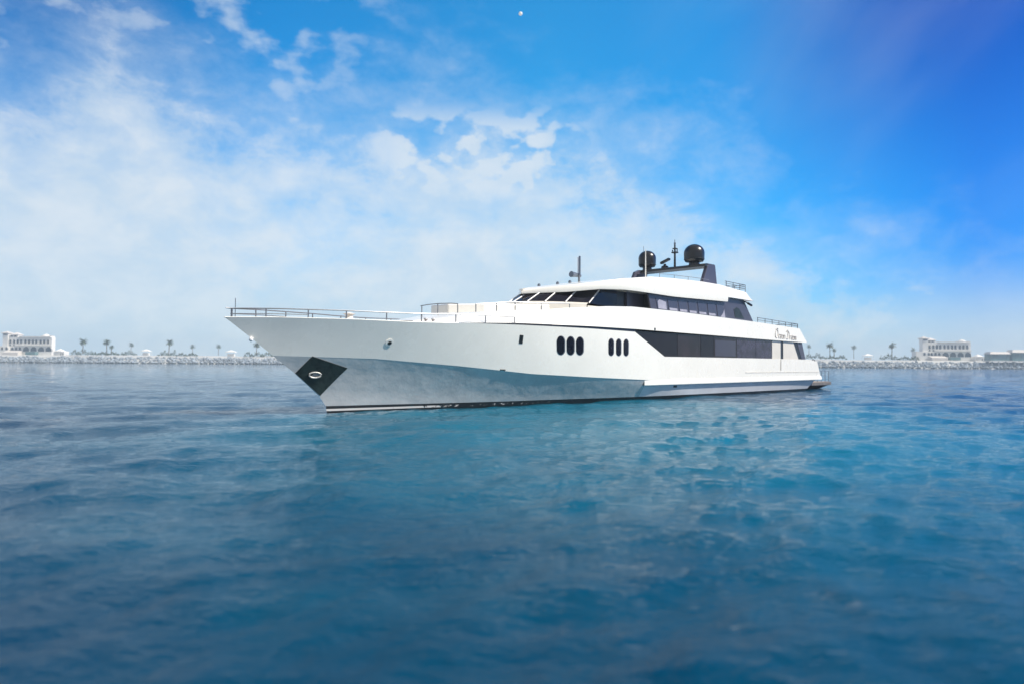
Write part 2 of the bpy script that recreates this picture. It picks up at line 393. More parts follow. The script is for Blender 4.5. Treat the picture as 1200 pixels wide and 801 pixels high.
def side_patch(mb, poly, off, s=1, vf=hull_v, back=.08, sub=1):
    """closed thin solid following the hull side"""
    pts = []
    for i in range(len(poly)):
        a, b = poly[i], poly[(i+1) % len(poly)]
        for k in range(sub): pts.append((lerp(a[0], b[0], k/sub), lerp(a[1], b[1], k/sub)))
    cu = sum(p[0] for p in pts)/len(pts); cz = sum(p[1] for p in pts)/len(pts); n = len(pts); rings = []
    for sc_ in (1, .66, .33):
        rings.append([(cu+(u-cu)*sc_, cz+(z-cz)*sc_) for u, z in pts])
    k = len(mb.v)
    mb.v += [P(u, s*(vf(u, z)-back), z) for u, z in pts]
    for rg in rings: mb.v += [P(u, s*(vf(u, z)+off), z) for u, z in rg]
    mb.v.append(P(cu, s*(vf(cu, cz)+off), cz))
    for r in range(3):
        for i in range(n):
            a, b = k+r*n+i, k+r*n+(i+1) % n; mb.f.append((a, b, b+n, a+n))
    for i in range(n): mb.f.append((k+3*n+i, k+3*n+(i+1) % n, len(mb.v)-1))
    return mb
def oval(cu, cz, w, h, n=20, pw=1.):
    """upright capsule outline"""
    r = w/2; out = []
    for i in range(n):
        a = 2*math.pi*i/n; out.append((cu+r*math.cos(a), cz+r*math.sin(a)+(h/2-r)*(1 if math.sin(a) >= 0 else -1)))
    return out
shear = lambda pts, cu: [(u-(z-3.6)*ip(cu, [13, 20], [.20, .06]), z) for u, z in pts]
# ports: three large then three slim, on both sides
for s in (1, -1):
    for cu, wd in ((13.5, .62), (14.34, .62), (15.17, .62), (18.24, .5), (19.05, .5), (19.88, .5)):
        fr = side_patch(MB(), shear(oval(cu+.05, 3.6, wd+.1, 1.16), cu), .012, s).build('porthole', M['steel'], yacht)
        side_patch(MB(), shear(oval(cu, 3.6, wd, 1.08), cu), .03, s).build('pane', M['glass'], fr)
    side_patch(MB(), [(10.24, 3.64), (10.50, 3.62), (10.47, 4.10), (10.21, 4.12)], .02, s).build('side_vent', M['black'], yacht)
    f = side_patch(MB(), oval(2.40, 3.49, .36, .36, 16), .04, s).build('fairlead', M['white'], yacht, smooth=True)
    side_patch(MB(), oval(2.42, 3.48, .2, .18, 14), .06, s).build('opening', M['black'], f)
    side_patch(MB(), [(26.3, .82), (26.75, .82), (26.75, .97), (26.3, .97)], .02, s).build('drain_outlet', M['black'], yacht)
    side_patch(MB(), [(9.3, 2.12), (9.65, 2.10), (9.65, 2.16), (9.3, 2.18)], .03, s).build('exhaust_outlet', M['black'], yacht)
# anchor pockets
DIA = [(-1.74, 1.97), (-1.14, 2.79), (.67, 2.22), (-.40, .86)]
ANC = (-.79, 1.88)
for s in (1, -1):
    pk = side_patch(MB(), DIA, .025, s, sub=4).build('anchor_pocket', M['pocket'], yacht)
    cu, cz = ANC
    rg = MB(); ring = [P(cu+.28*math.cos(a)-.05, s*(hull_v(cu+.28*math.cos(a), cz)+.06), cz+.13*math.sin(a)) for a in [2*math.pi*i/22 for i in range(23)]]
    rg.tube(ring, .045, 8, cap=False); hw = rg.build('hawse_pipe', M['hawse'], pk, smooth=True)
    side_patch(MB(), [(cu-.22, cz-.05), (cu+.2, cz-.07), (cu+.22, cz+.05), (cu-.1, cz+.08)], .06, s).build('anchor', M['steel'], pk)
# bow lamp on the stem
mb = MB(); mb.lathe([(.02, -.1), (.09, -.06), (.1, .02), (.06, .09), (.01, .11)], P(stem_u(3.52)-.08, .05, 3.52), 12); mb.build('bow_lamp', M['lamp'], yacht, smooth=True)

# upper bulwark: outer face, inner face, top, both sides, plus sloping front
UL = sorted(set([round(float(x), 3) for x in np.arange(4.3, 50.7, .45)] + [7.1, 48.9, 50.65]))
mb = MB()
for s in (1, -1):
    rows = []
    for u in UL:
        bv, bz, tv, tz = bb_v(u), bb_z(u), bt_v(u), bt_z(u)
        tz = max(tz, bz+.03)
        rows.append([P(u, s*(bv-.25), bz+.01), P(u, s*bv, bz), P(u, s*lerp(bv, tv, .5), lerp(bz, tz, .5)), P(u, s*tv, tz), P(u, s*(tv-.16), tz), P(u, s*(tv-.22), max(5.0 if u > 7.1 else 4.6, bz+.02))])
    mb.grid(rows); n = len(rows)*6; k = len(mb.v)
    mb.f.append(tuple(range(k-6, k)))
    # knuckle front face from centre to bulwark
fr = []
for u in [x for x in UL if x <= 7.1]:
    tv, tz = bt_v(u), max(bt_z(u), bb_z(u)+.03)
    fr.append([P(u, v, tz+.06*(1-(v/tv)**2)) for v in np.linspace(-tv, tv, 9)])
mb.grid(fr)
mb.build('upper_bulwark', M['white'], yacht, smooth=True)
# black strip standing in for the shadow gap under the bulwark
mb = MB()
for s in (1, -1):
    mb.grid([[P(u, s*(hull_v(u, zs(u))-.05), zs(u)-.08), P(u, s*(hull_v(u, zs(u))-.07), max(bb_z(u), zs(u))+.012)] for u in np.arange(6.2, 21.2, .4)])
mb.build('shadow_gap_strip', M['black'], yacht)
# upper deck plates
mb = MB()
mb.grid([[P(u, v, 5.08) for v in (-bt_v(u)+.1, bt_v(u)-.1)] for u in np.arange(7.1, 50.2, .8)])
mb.build('upper_deck', M['cream'], yacht)
mb = MB(); mb.grid([[P(u, v, 4.73) for v in (-bb_v(u)+.1, bb_v(u)-.1)] for u in np.arange(8, 50.6, .8)]); mb.build('deck_soffit', M['white'], yacht)

# saloon behind the lower dark band
sv = lambda u, z=0: hull_v(u, 3.06)-.13
mb = MB()
for s in (1, -1):
    mb.grid([[P(u, s*sv(u), 2.9), P(u, s*sv(u), 4.76)] for u in np.arange(20.5, 42.95, .8)] + [[P(42.9, s*sv(42.9), 2.9), P(42.9, s*sv(42.9), 4.76)]])
mb.build('saloon_wall', M['black'], yacht)
def band(name, u0, u1, m, z0=3.02, z1=4.74, du0=0., du1=0., s=1, off=.02, parent=None):
    A = [(u0, z0), (u1, z0), (u1+du1, z1), (u0+du0, z1)]
    mb = MB(); mb.slab([P(u, s*(sv(u)+off), z) for u, z in A], [P(u, s*(sv(u)-.1), z) for u, z in A])
    return mb.build(name, m, parent or yacht)
for s in (1, -1):
    for u0, u1, m in ((20.6, 26.6, 'glass'), (26.66, 30.0, 'glassb'), (30.06, 32.1, 'glass'), (32.16, 36.0, 'glassb'), (36.06, 39.6, 'glassc'), (39.66, 42.85, 'glassc')):
        band('saloon_window', u0, u1, M[m], s=s)
    band('painted_window_reflection', 32.3, 35.8, M['glass2'], 3.2, 4.45, s=s, off=.035)  # lighter glass sheet, its tone painted in place of a reflection
    pn = band('saloon_panel', 42.9, 44.75, M['cream'], s=s, off=.05); band('door_gap', 44.75, 45.35, M['black'], s=s)
    band('saloon_panel', 45.35, 49.0, M['cream'], s=s, du1=-1.35, off=.05)
    band('aft_window', 49.0, 49.75, M['black'], s=s, du0=-1.35, du1=-1.2, off=.04); band('aft_wing', 49.75, 50.75, M['greywall'], s=s, du0=-1.2, du1=-.95, off=.06)
mb = MB(); mb.box(P(49.2, 3.6, 2.9), P(49.5, -3.6, 4.75)); mb.build('saloon_aft_bulkhead', M['cream'], yacht)

# pilothouse and upper saloon
WN = 8
def ws(v, t):       # windscreen point: v across, t 0 bottom .. 1 top
    k = abs(v/2.8)
    u = 13.3+4.1*k**2; return (u+1.1*t, v, lerp(6.42+.05*k, 6.98+.42*k**1.5, t))
vv = [2.8*math.copysign(abs(x)**.85, x) for x in np.linspace(-1, 1, 33)]
mb = MB(); mb.grid([[P(*ws(v, 0)) for v in vv], [P(ws(v, 0)[0]-.25, v*1.02, 6.36) for v in vv], [P(ws(v, 0)[0]-.45, v*1.04, 5.05) for v in vv]]); mb.build('pilothouse_front', M['cream'], yacht, smooth=True)
ed = [2.8*math.copysign(abs(x)**.85, x) for x in np.linspace(-1, 1, WN+1)]
for i in range(WN):
    a, b = ed[i], ed[i+1]; mb = MB()
    mb.grid([[P(*ws(lerp(a, b, k/5), t)) for k in range(6)] for t in (0, .5, 1)]); pane = mb.build('windscreen', M['glass'], yacht)
    if i:
        m2 = MB(); q0, q1 = ws(a, -.02), ws(a, 1.02); m2.tube([P(q0[0]-.05, q0[1]*1.015, q0[2]), P(q1[0]-.05, q1[1]*1.015, q1[2])], .045, 6); m2.build('windscreen_frame', M['frame'], pane)
for v in (2.8, -2.8):
    q0, q1 = ws(v, -.02), ws(v, 1.0); mb = MB(); mb.tube([P(q0[0], v*1.02, q0[2]), P(q1[0], v*1.02, q1[2])], .05, 6); mb.build('corner_frame', M['frame'], yacht)
for s in (1, -1):
    mb = MB(); mb.slab([P(17.35, s*2.8, 6.46), P(20.4, s*2.9, 6.3), P(20.4, s*2.9, 7.6), P(18.5, s*2.8, 7.42)], [P(17.35, s*2.6, 6.46), P(20.4, s*2.6, 6.3), P(20.4, s*2.6, 7.6), P(18.5, s*2.6, 7.42)]); mb.build('side_window', M['glass'], yacht)
    mb = MB(); mb.box(P(17.35, s*2.78, 5.0), P(23.5, s*2.6, 6.3)); mb.build('cabin_side', M['cream'], yacht)
    mb = MB(); mb.box(P(20.45, s*2.8, 6.25), P(21.5, s*2.5, 7.7)); mb.build('side_door', M['black'], yacht)
    mb = MB(); mb.box(P(21.55, s*2.95, 6.3), P(23.9, s*2.6, 7.7)); mb.build('door_recess', M['greywall'], yacht)
    # wing wall flush with the bulwark, with seven panes
    vw = lambda u, z: 3.93
    pw_ = [(23.3, 6.3), (39.5, 6.1), (37.45, 8.1), (34.4, 8.1), (34.4, 7.75), (22.85, 7.55)]
    wall = MB().slab([P(u, s*3.78, z) for u, z in pw_], [P(u, s*3.65, z) for u, z in pw_]).build('saloon_side', M['greywall'], yacht)
    for i, (a, b, c, d) in enumerate(((24.1, 25.4, 25.15, 23.85), (25.62, 26.85, 26.6, 25.4), (27.1, 28.25, 28.0, 26.85), (28.5, 29.65, 29.42, 28.28), (29.95, 31.15, 30.95, 29.72), (31.45, 32.65, 32.45, 31.25), (32.95, 34.25, 33.75, 32.72))):
        q = [(a, 6.42-.012*i), (b, 6.40-.012*i), (c, 7.2+.02*i), (d, 7.2+.02*i)]
        pn = MB().slab([P(u, s*3.805, z) for u, z in q], [P(u, s*3.75, z) for u, z in q]).build('upper_window', M['pane'], yacht)
        cx, cz = sum(p[0] for p in q)/4, sum(p[1] for p in q)/4
        if i in (0, 6):
            q2 = [(a+.1, 6.47), (b-.1, 6.45), (b-.22, 7.0), (a+.2, 7.12), (a-.02, 6.98)] if i == 0 else [(a+.45, 6.42), (b-.05, 6.40), (b-.25, 7.05), (b-.42, 6.75)]
        else:
            q2 = [(a+.08, 6.46), (b-.06, 6.45), (b-.12, 6.62), (a+.02, 6.62)]
        MB().slab([P(u, s*3.812, z-.012*i) for u, z in q2], [P(u, s*3.79, z-.012*i) for u, z in q2]).build('painted_reflection', M['painted_reflection'], pn)  # pale sheet on the pane, a whitish reflection put into the colour
    q = [(36.0, 6.42), (37.6, 6.40), (36.7, 7.2), (36.2, 7.3), (35.7, 7.1)]
    MB().slab([P(u, s*3.80, z) for u, z in q], [P(u, s*3.75, z) for u, z in q]).build('aft_side_opening', M['pocket'], yacht)
mb = MB(); mb.box(P(23.6, 3.4, 5.0), P(37, -3.4, 7.5)); mb.build('upper_saloon_core', M['black'], yacht)
mb = MB(); mb.tube([P(38.0, 3.95, 7.75), P(38.6, 3.98, 7.6)], .1, 8); mb.tube([P(37.2, 3.9, 7.9), P(38.1, 3.95, 7.75)], .05, 6); mb.build('aft_camera', M['black'], yacht)

# roof / flybridge
rw = lambda u: 4.1*(1-max(0, 1-(u-13.95)/9.4)**3)
rb = lambda u: ip(u, [13.9, 16, 18, 20, 26, 34.15], [6.98, 7.12, 7.38, 7.46, 7.42, 7.62])
rt = lambda u: ip(u, [13.9, 15.0, 16.5, 18.3, 20, 23, 25.8, 30.2, 33, 37.6, 38.85], [7.2, 7.42, 7.65, 7.95, 8.22, 8.62, 8.77, 8.91, 8.92, 8.67, 8.02])
mb = MB(); rows = []
for u in [13.96, 14.02, 14.15, 14.4, 14.8, 15.3, 16, 16.6, 17.3, 18, 19, 20, 21, 22, 23, 24, 25.8, 28, 30.2, 32, 33, 34.15]:
    wv_ = rw(u); b, t_ = rb(u), rt(u); ring = []
    ring += [P(u, v*wv_, b+.04) for v in (-.9, 0, .9)] + [P(u, wv_*.99, b), P(u, wv_, lerp(b, t_, .3)), P(u, wv_-.06, lerp(b, t_, .8)), P(u, wv_-.14, t_)]
    ring += [P(u, v*(wv_-.3), t_+.10*(1-v*v)) for v in (.8, .4, 0, -.4, -.8)] + [P(u, -wv_+.14, t_), P(u, -wv_+.06, lerp(b, t_, .8)), P(u, -wv_, lerp(b, t_, .3)), P(u, -wv_*.99, b)]
    rows.append(ring)
mb.grid(rows, True); mb.f.append(tuple(range(len(rows[0])))); mb.f.append(tuple(len(mb.v)-len(rows[0])+i for i in range(len(rows[0]))))
rows = []
for u in [34.15, 35, 36, 37.0, 37.6, 38.2, 38.85]:
    wv_ = 4.1; b, t_ = 7.99, max(rt(u), 8.01)
    z1, z2 = max(b+.005, lerp(7.62, t_, .3)), max(b+.01, lerp(7.62, t_, .8))
    rows.append([P(u, wv_*.997, b), P(u, wv_, z1), P(u, wv_-.06, z2), P(u, wv_-.14, t_), P(u, -wv_+.14, t_), P(u, -wv_+.06, z2), P(u, -wv_, z1), P(u, -wv_*.997, b)])
mb.grid(rows, True); mb.f.append(tuple(len(mb.v)-8+i for i in range(8)))
roof = mb.build('flybridge_roof', M['white'], yacht, smooth=True)

# radar arch
for s in (1, -1):
    q = [(31.4, 8.8), (33.95, 8.8), (33.6, 10.62), (32.75, 10.62), (32.35, 10.5)] if s > 0 else [(30.4, 8.8), (32.6, 8.8), (33.2, 10.62), (31.9, 10.62), (31.3, 10.4)]
    mb = MB().slab([P(u, s*3.25, z) for u, z in q], [P(u, s*2.95, z) for u, z in q]); leg = mb.build('arch_leg', M['greywall'], yacht, bevel=.04)
    if s < 0: MB().slab([P(u, s*2.94, z) for u, z in ((31.2, 9.6), (32.2, 9.6), (32.3, 10.2), (31.5, 10.2))], [P(u, s*2.9, z) for u, z in ((31.2, 9.6), (32.2, 9.6), (32.3, 10.2), (31.5, 10.2))]).build('arch_window', M['glass'], leg)
mb = MB(); mb.grid([[P(u, v, z) for u, z in ((32.0, 10.40), (32.0, 10.56), (32.2, 10.64), (33.5, 10.66), (33.6, 10.56), (33.5, 10.42))] for v in np.linspace(-3.22, 3.22, 9)], True)
k = len(mb.v); mb.f += [tuple(range(6)), tuple(range(k-6, k))]; mb.build('arch_beam', M['black'], yacht, smooth=True)
for v, rd, zb, h_ in ((1.72, .84, 10.98, 1.46), (-2.85, .76, 10.98, 1.42)):
    prof = [(rd*.55, -.34), (rd*.5, -.05), (rd*.86, 0), (rd*.95, .12)] + [(rd*(1-.03*math.cos(a)), .2+.1*i) for i, a in enumerate([.5, 1.])]
    prof += [(rd, h_-rd*.9)] + [(rd*math.cos(a), h_-rd*.9+rd*.9*math.sin(a)) for a in [math.pi/2*i/9 for i in range(1, 9)]] + [(.02, h_)]
    d = MB().lathe(prof, P(32.9, v, zb), 32).build('radar_dome', M['dome'], yacht, smooth=True)
    MB().lathe([(rd*.97, 0), (rd*1.0, .02), (rd*1.0, .06), (rd*.97, .08)], P(32.9, v, zb+.16), 32).build('seam_ring', M['black'], d, smooth=True)
mast = MB().tube([P(32.9, -.1, 10.6), P(32.9, -.1, 12.6)], .1, 8, r2=.07)
mast.box(P(32.7, -.32, 11.9), P(33.1, .12, 12.0)); mast.box(P(32.75, -.25, 12.25), P(33.05, .05, 12.32)); mast.tube([P(32.9, -.1, 12.6), P(32.9, -.1, 13.05)], .03, 6)
mast.tube([P(32.9, .12, 12.0), P(32.9, .12, 12.3)], .05, 6); mast.tube([P(32.9, -.32, 12.0), P(32.9, -.32, 12.2)], .05, 6)
mo = mast.build('signal_mast', M['black'], yacht)
MB().lathe([(.05, 0), (.09, .03), (.09, .15), (.04, .2)], P(32.9, -.1, 12.62), 10).build('masthead_lamp', M['dsteel'], mo)
rd = MB().lathe([(.32, 0), (.3, .2), (.12, .3), (.1, .42)], P(32.7, -.95, 10.62), 14); ro = rd.build('radar_scanner', M['black'], yacht)
MB().slab([P(32.5, -1.3, 11.05), P(32.85, -1.3, 11.05), P(32.85, -.5, 11.34), P(32.5, -.5, 11.34)], [P(32.5, -1.3, 11.22), P(32.85, -1.3, 11.22), P(32.85, -.5, 11.5), P(32.5, -.5, 11.5)]).build('scanner_bar', M['black'], ro)
MB().tube([P(31.2, -1.9, 8.9), P(31.2, -1.9, 11.1), P(31.2, -1.9, 12.2)], .055, 7, r2=.035).build('whip_antenna', M['white'], yacht)
MB().tube([P(31.2, -2.1, 12.0), P(31.2, -2.1, 12.5)], .02, 5).build('whip_antenna', M['dsteel'], yacht)
# flybridge console and helm screen
MB().slab([P(29.5, v, z) for v, z in ((-3.3, 8.8), (1.2, 8.8), (.9, 9.25), (-3.2, 9.75))], [P(31.5, v, z) for v, z in ((-3.3, 8.8), (1.2, 8.8), (.9, 9.25), (-3.2, 9.75))]).build('flybridge_console', M['white'], yacht, bevel=.05)
# forward antenna and horn
fa = MB().tube([P(19.9, 0, 8.2), P(19.9, 0, 8.8)], .08, 8).build('antenna_base', M['steel'], yacht)
MB().tube([P(19.9, 0.05, 8.75), P(19.9, 0.05, 10.12)], .075, 7).build('antenna_rod', M['dsteel'], fa)
MB().tube([P(19.9, -.1, 8.75), P(19.9, -.1, 10.05)], .04, 7).build('antenna_rod', M['lamp'], fa)
MB().tube([P(19.2, -.15, 8.78), P(19.6, -.15, 8.78), P(20.2, -.15, 8.76)], .22, 9, r2=.12).build('ship_horn', M['dsteel'], yacht, smooth=True)
for u, v in ((17.0, -1.2), (17.8, -.2), (18.4, .4)): MB().lathe([(.1, 0), (.12, .06), (.1, .16), (.03, .2)], P(u, v, rt(u)+.08), 9).build('deck_light', M['dsteel'], yacht)

for s in (1, -1):
    for u in (4.6, 5.1): MB().lathe([(.1, 0), (.08, .1), (.07, .22), (.12, .26), (.1, .32)], P(u, s*2.0, zs(u)-.07), 10).build('mooring_bollard', M['frame'], yacht, smooth=True)
    MB().lathe([(.05, 0), (.11, .03), (.11, .16), (.04, .2)], P(23.3, s*4.02, 4.86), 10).build('side_lamp', M['black'], yacht)
MB().lathe([(.3, 0), (.3, .2), (.2, .26), (.2, .42), (.32, .46), (.1, .55)], P(1.2, 0, zs(1.2)-.07), 14).build('windlass', M['white'], yacht, smooth=True)
# ---------------- rails
def rail(name, pts, posts, r=.028, mats='steel', mids=(), pr=.03):
    """pts: rail line (u,v,z); posts: (top, foot)"""
    o = MB().tube([P(*p) for p in pts], r, 7).build(name, M[mats], yacht, smooth=True)
    for a in mids: MB().tube([P(*p) for p in a], r*.7, 6).build('middle_rail', M[mats], o, smooth=True)
    for a, b in posts: MB().tube([P(*a), P(*b)], pr, 6).build('stanchion', M[mats], o)
    return o
dv = lambda u: max(hull_v(u, zs(u))-.08, .03)
BP = [-4.86, -3.5, -1.7, .04, 2.02, 3.88, 5.88, 7.76, 9.78]
for s in (1, -1):
    line = [(-5.12, 0, zs(-5.1)+.42)] + [(u, s*dv(u), zs(u)+ip(u, [-5, 2, 6, 9.78], [.40, .42, .46, .44])) for u in np.arange(-4.9, 9.79, .4)] + [(9.78, s*dv(9.78), zs(9.78)+.44)]
    rail('bow_rail', line, [((u, s*dv(u), zs(u)+ip(u, [-5, 2, 6, 9.78], [.40, .42, .46, .44])), (u, s*dv(u), zs(u)-.05)) for u in BP],
         mids=[[(u, s*dv(u), zs(u)+.16) for u in np.arange(-4.9, -1.6, .4)]])
MB().tube([P(-4.7, 0, 4.4), P(-4.7, 0, 5.35)], .018, 5).build('jackstaff', M['dsteel'], yacht)
pl = [(8.2, -2.1), (8.2, -.5), (10, .7), (14.6, 1.9), (14.6, -2.7)]
MB().slab([P(u, v, 5.0) for u, v in pl], [P(u, v, 5.98+.04*(u-8.2)) for u, v in pl]).build('foredeck_seating', M['white'], yacht, bevel=.08)
# bulwark rails
fv = lambda u: bt_v(u)-.08
rail('foredeck_rail', [(7.2, 1.55, 5.8), (6.9, 1.3, 5.82), (6.75, .5, 5.84), (6.75, -.5, 5.84), (6.9, -1.4, 5.82)], [((7.2, 1.55, 5.8), (7.2, 1.55, 5.2)), ((6.75, 0.35, 5.84), (6.75, 0.35, 5.25)), ((6.9, -1.3, 5.82), (6.9, -1.3, 5.25))])
for s in (1, -1):
    L = [(u, s*fv(u), bt_z(u)+ip(u, [8, 11, 15], [.45, .5, .25])) for u in np.arange(8.3, 14.9, .5)]
    rail('bulwark_rail', L, [((u, s*fv(u), bt_z(u)+ip(u, [8, 11, 15], [.45, .5, .25])), (u, s*fv(u), bt_z(u)-.05)) for u in (8.3, 9.6, 10.8, 12.6, 14.8)])
    L = [(u, s*(bt_v(u)-.1), bt_z(u)+.42) for u in np.arange(39.7, 48.9, 1.)] + [(48.7, s*3.9, bt_z(48.7)+.42)]
    rail('aft_deck_rail', L, [((u, s*(bt_v(u)-.1), bt_z(u)+.42), (u, s*(bt_v(u)-.1), bt_z(u)-.03)) for u in (39.8, 41.3, 42.8, 44.3, 45.8, 47.2, 48.6)], mats='dsteel', mids=[[(p[0], p[1], p[2]-.2) for p in L]])
    L = [(u, s*3.9, rt(u)+ip(u, [34, 37.6], [.45, .62])) for u in (34.0, 35, 36, 37, 37.6)]
    rail('flybridge_rail', L, [((u, s*3.9, rt(u)+ip(u, [34, 37.6], [.45, .62])), (u, s*3.9, rt(u)-.03)) for u in (34.2, 35.4, 36.6, 37.6)], mats='dsteel', mids=[[(p[0], p[1], p[2]-d) for p in L] for d in (.17, .34)])
    L = [(u, s*3.7, rt(u)+.3) for u in np.arange(24.5, 31.8, .8)]
    rail('flybridge_rail', L, [((u, s*3.7, rt(u)+.3), (u, s*3.7, rt(u)-.03)) for u in (24.5, 26.5, 28.5, 30.5)], r=.018, pr=.02)
L = [(48.7, v, bt_z(48.7)+.42) for v in np.linspace(-3.9, 3.9, 9)]
rail('aft_deck_rail', L, [(p, (p[0], p[1], 6.0)) for p in L[::2]], mats='dsteel', mids=[[(p[0], p[1], p[2]-.2) for p in L]])
L = [(37.6, v, rt(37.6)+.62) for v in np.linspace(-3.9, 3.9, 9)]
rail('flybridge_rail', L, [(p, (p[0], p[1], 8.6)) for p in L[1:-1]], mats='dsteel', mids=[[(p[0], p[1], p[2]-d) for p in L] for d in (.17, .34)])
# aft mooring post and swim platform
MB().tube([P(52.9, 3.6, 2.9), P(52.9, 3.75, 3.12), P(53.2, 3.8, 3.0), P(53.2, 3.8, 2.5)], .05, 6).build('mooring_horn', M['steel'], yacht, smooth=True)
MB().tube([P(44.6, hull_v(44.6, 2.5)+.03, 2.0), P(44.6, hull_v(44.6, 2.9)+.03, 3.05)], .03, 5).build('drain_pipe', M['cream'], yacht)
pq = [(52.3, 3.0), (60.0, 3.0), (60.5, 2.6), (60.5, -2.6), (60.0, -3.0), (52.3, -3.0)]
plat = MB().slab([P(u, v, .40) for u, v in pq], [P(u, v, .74) for u, v in pq]).build('swim_platform', M['platform'], yacht, bevel=.04)
MB().slab([P(u, v, .02) for u, v in ((53, 2.3), (58.5, 2.3), (58.5, -2.3), (53, -2.3))], [P(u, v, .39) for u, v in ((53, 2.7), (60, 2.7), (60, -2.7), (53, -2.7))]).build('platform_support', M['black'], plat)
MB().slab([P(u, v, .741) for u, v in ((54.9, 2.8), (60, 2.8), (60, -2.8), (54.9, -2.8))], [P(u, v, .765) for u, v in ((54.9, 2.8), (60, 2.8), (60, -2.8), (54.9, -2.8))]).build('platform_decking', M['deck'], plat)
L = [(56.6, 2.8, 1.9), (59.8, 2.8, 1.9)]
rail('platform_rail', L, [((u, 2.8, 1.9), (u, 2.8, .7)) for u in (56.6, 57.7, 58.8, 59.8)], r=.025, mats='dsteel', mids=[[(56.6, 2.8, 1.4), (59.8, 2.8, 1.4)]])
# ---------------- the name on the aft bulwark, in looping script
def script(txt):
    c = lambda cx, cy, rx, ry, a0, a1, n=12: [(cx+rx*math.cos(R(lerp(a0, a1, i/n))), cy+ry*math.sin(R(lerp(a0, a1, i/n)))) for i in range(n+1)]
    G = {'O': ([c(.5, .62, .45, .62, 100, 460, 20), c(.55, 1.25, .35, .18, 200, 20)], 1.15), 'D': ([[(.25, 0), (.4, 1.2)], c(.3, .6, .6, .6, 95, -90, 14) + [(.0, .02)], c(.2, 1.15, .35, .2, 220, 60)], 1.1),
         'c': ([c(.3, .3, .25, .3, 40, 320)], .55), 'e': ([[(.05, .28), (.5, .35)] + c(.3, .3, .22, .3, 20, 320)], .58), 'a': ([c(.28, .28, .24, .28, 30, 390, 16), [(.52, .56), (.5, .1), (.6, 0)]], .66),
         'n': ([[(.05, 0), (.1, .55)], c(.3, .32, .2, .24, 170, 0, 8) + [(.5, 0), (.58, .03)]], .64), 'r': ([[(.05, 0), (.1, .55)], c(.3, .34, .2, .22, 170, 50, 6)], .5),
         'm': ([[(.05, 0), (.1, .55)], c(.24, .32, .14, .24, 170, 0, 8) + [(.38, 0)], c(.52, .32, .14, .24, 170, 0, 8) + [(.68, 0), (.76, .05)]], .8), ' ': ([], .4)}
    out, x = [], 0
    for ch in txt:
        st, wd = G[ch]; out += [[(px+x+.18*py, py) for px, py in s_] for s_ in st]; x += wd
    return out, x
st, wd = script('Ocean Dream'); U0, U1, NAMEH = 43.1, 48.0, .62; Z0 = lambda u: 4.96-.012*(u-43.1)
for s in (1, -1):
    mb = MB(); k = (U1-U0)/wd
    for ln in st:
        if s < 0: ln = [(wd-a, b) for a, b in ln]
        pts = []
        for a, b in ln:
            u = U0+a*k; z = Z0(u)+b*NAMEH; t_ = (z-bb_z(u))/(bt_z(u)-bb_z(u)); pts.append(P(u, s*(lerp(bb_v(u), bt_v(u), t_)+.012), z))
        mb.tube(pts, .034, 5)
    mb.build('name_lettering', M['letter'], yacht)

# ------------------------------------------------------------------ far shore
SY = 722.
def at(px, py, Y):
    """the point at world depth Y seen at a photograph pixel (used only to read off positions and sizes)"""
    d = (px-600)/800.*_r2 - (py-400.5)/800.*_u2 + _f; return Vector((0, 0, CAM_H)) + d*(Y/d.y)
K = SY/800.                                   # metres per photograph pixel at the shore
berm = MB()
xs = np.linspace(-1100, 1100, 111)
prof = [(-3, -1.5), (0, .2), (7, 4.4), (10, 6.2), (14, 7.2), (19, 8.3), (60, 8.8), (400, 9.), (780, 9.)]
berm.grid([[(x, SY+a, b+(.5*math.sin(x*.031+a)+.3*math.sin(x*.11))*(0 if b < 1 or a > 200 else 1)) for a, b in prof] for x in xs])
tag(berm.build('shore', M['sand'], smooth=True), kind='structure')
def rocks():
    rg = random.Random(5); bm = bmesh.new(); bmesh.ops.create_icosphere(bm, subdivisions=1, radius=1)
    base = [v.co.copy() for v in bm.verts]; fs = [tuple(v.index for v in f.verts) for f in bm.faces]; bm.free()
    mb = MB()
    for x in np.arange(-760, 790, 2.1):
        for k in range(5):
            t = (k+rg.random()*.8)/5; sz = rg.uniform(.8, 2.1)
            q = Matrix.Rotation(rg.random()*6, 3, Vector((rg.random()-.5, rg.random()-.5, rg.random()-.5)))
            c = Vector((x+rg.uniform(-1.2, 1.2), SY-1+t*11.5+rg.uniform(-.6, .6), .2+t*6.3+rg.uniform(-.4, .5)))
            sc_ = Vector((sz*rg.uniform(.8, 1.5), sz, sz*rg.uniform(.55, .9)))
            mb.add([c + q @ Vector((p.x*sc_.x*rg.uniform(.8, 1.15), p.y*sc_.y*rg.uniform(.8, 1.15), p.z*sc_.z*rg.uniform(.8, 1.15))) for p in base], fs)
    o = mb.build('breakwater_rocks', M['rock'], fix=False); tag(o, kind='stuff')
def tide_band(m):
    h = NT(m.node_tree); b = m.node_tree.nodes['Principled BSDF']; old = b.inputs['Base Color'].links[0].from_socket
    co = h.n('ShaderNodeTexCoord').outputs['Object']; sp_ = h.n('ShaderNodeSeparateXYZ'); h.l(co, sp_.inputs[0])
    k = h.step(h.math('ADD', sp_.outputs[2], h.math('MULTIPLY', h.noise(co, .5, 3), .8)), 1.35, 1.6)
    h.l(h.mix(k, (.035, .045, .045), old), b.inputs['Base Color'])      # weed and wet rock up to the high-tide line
tide_band(M['rock'])
rocks()

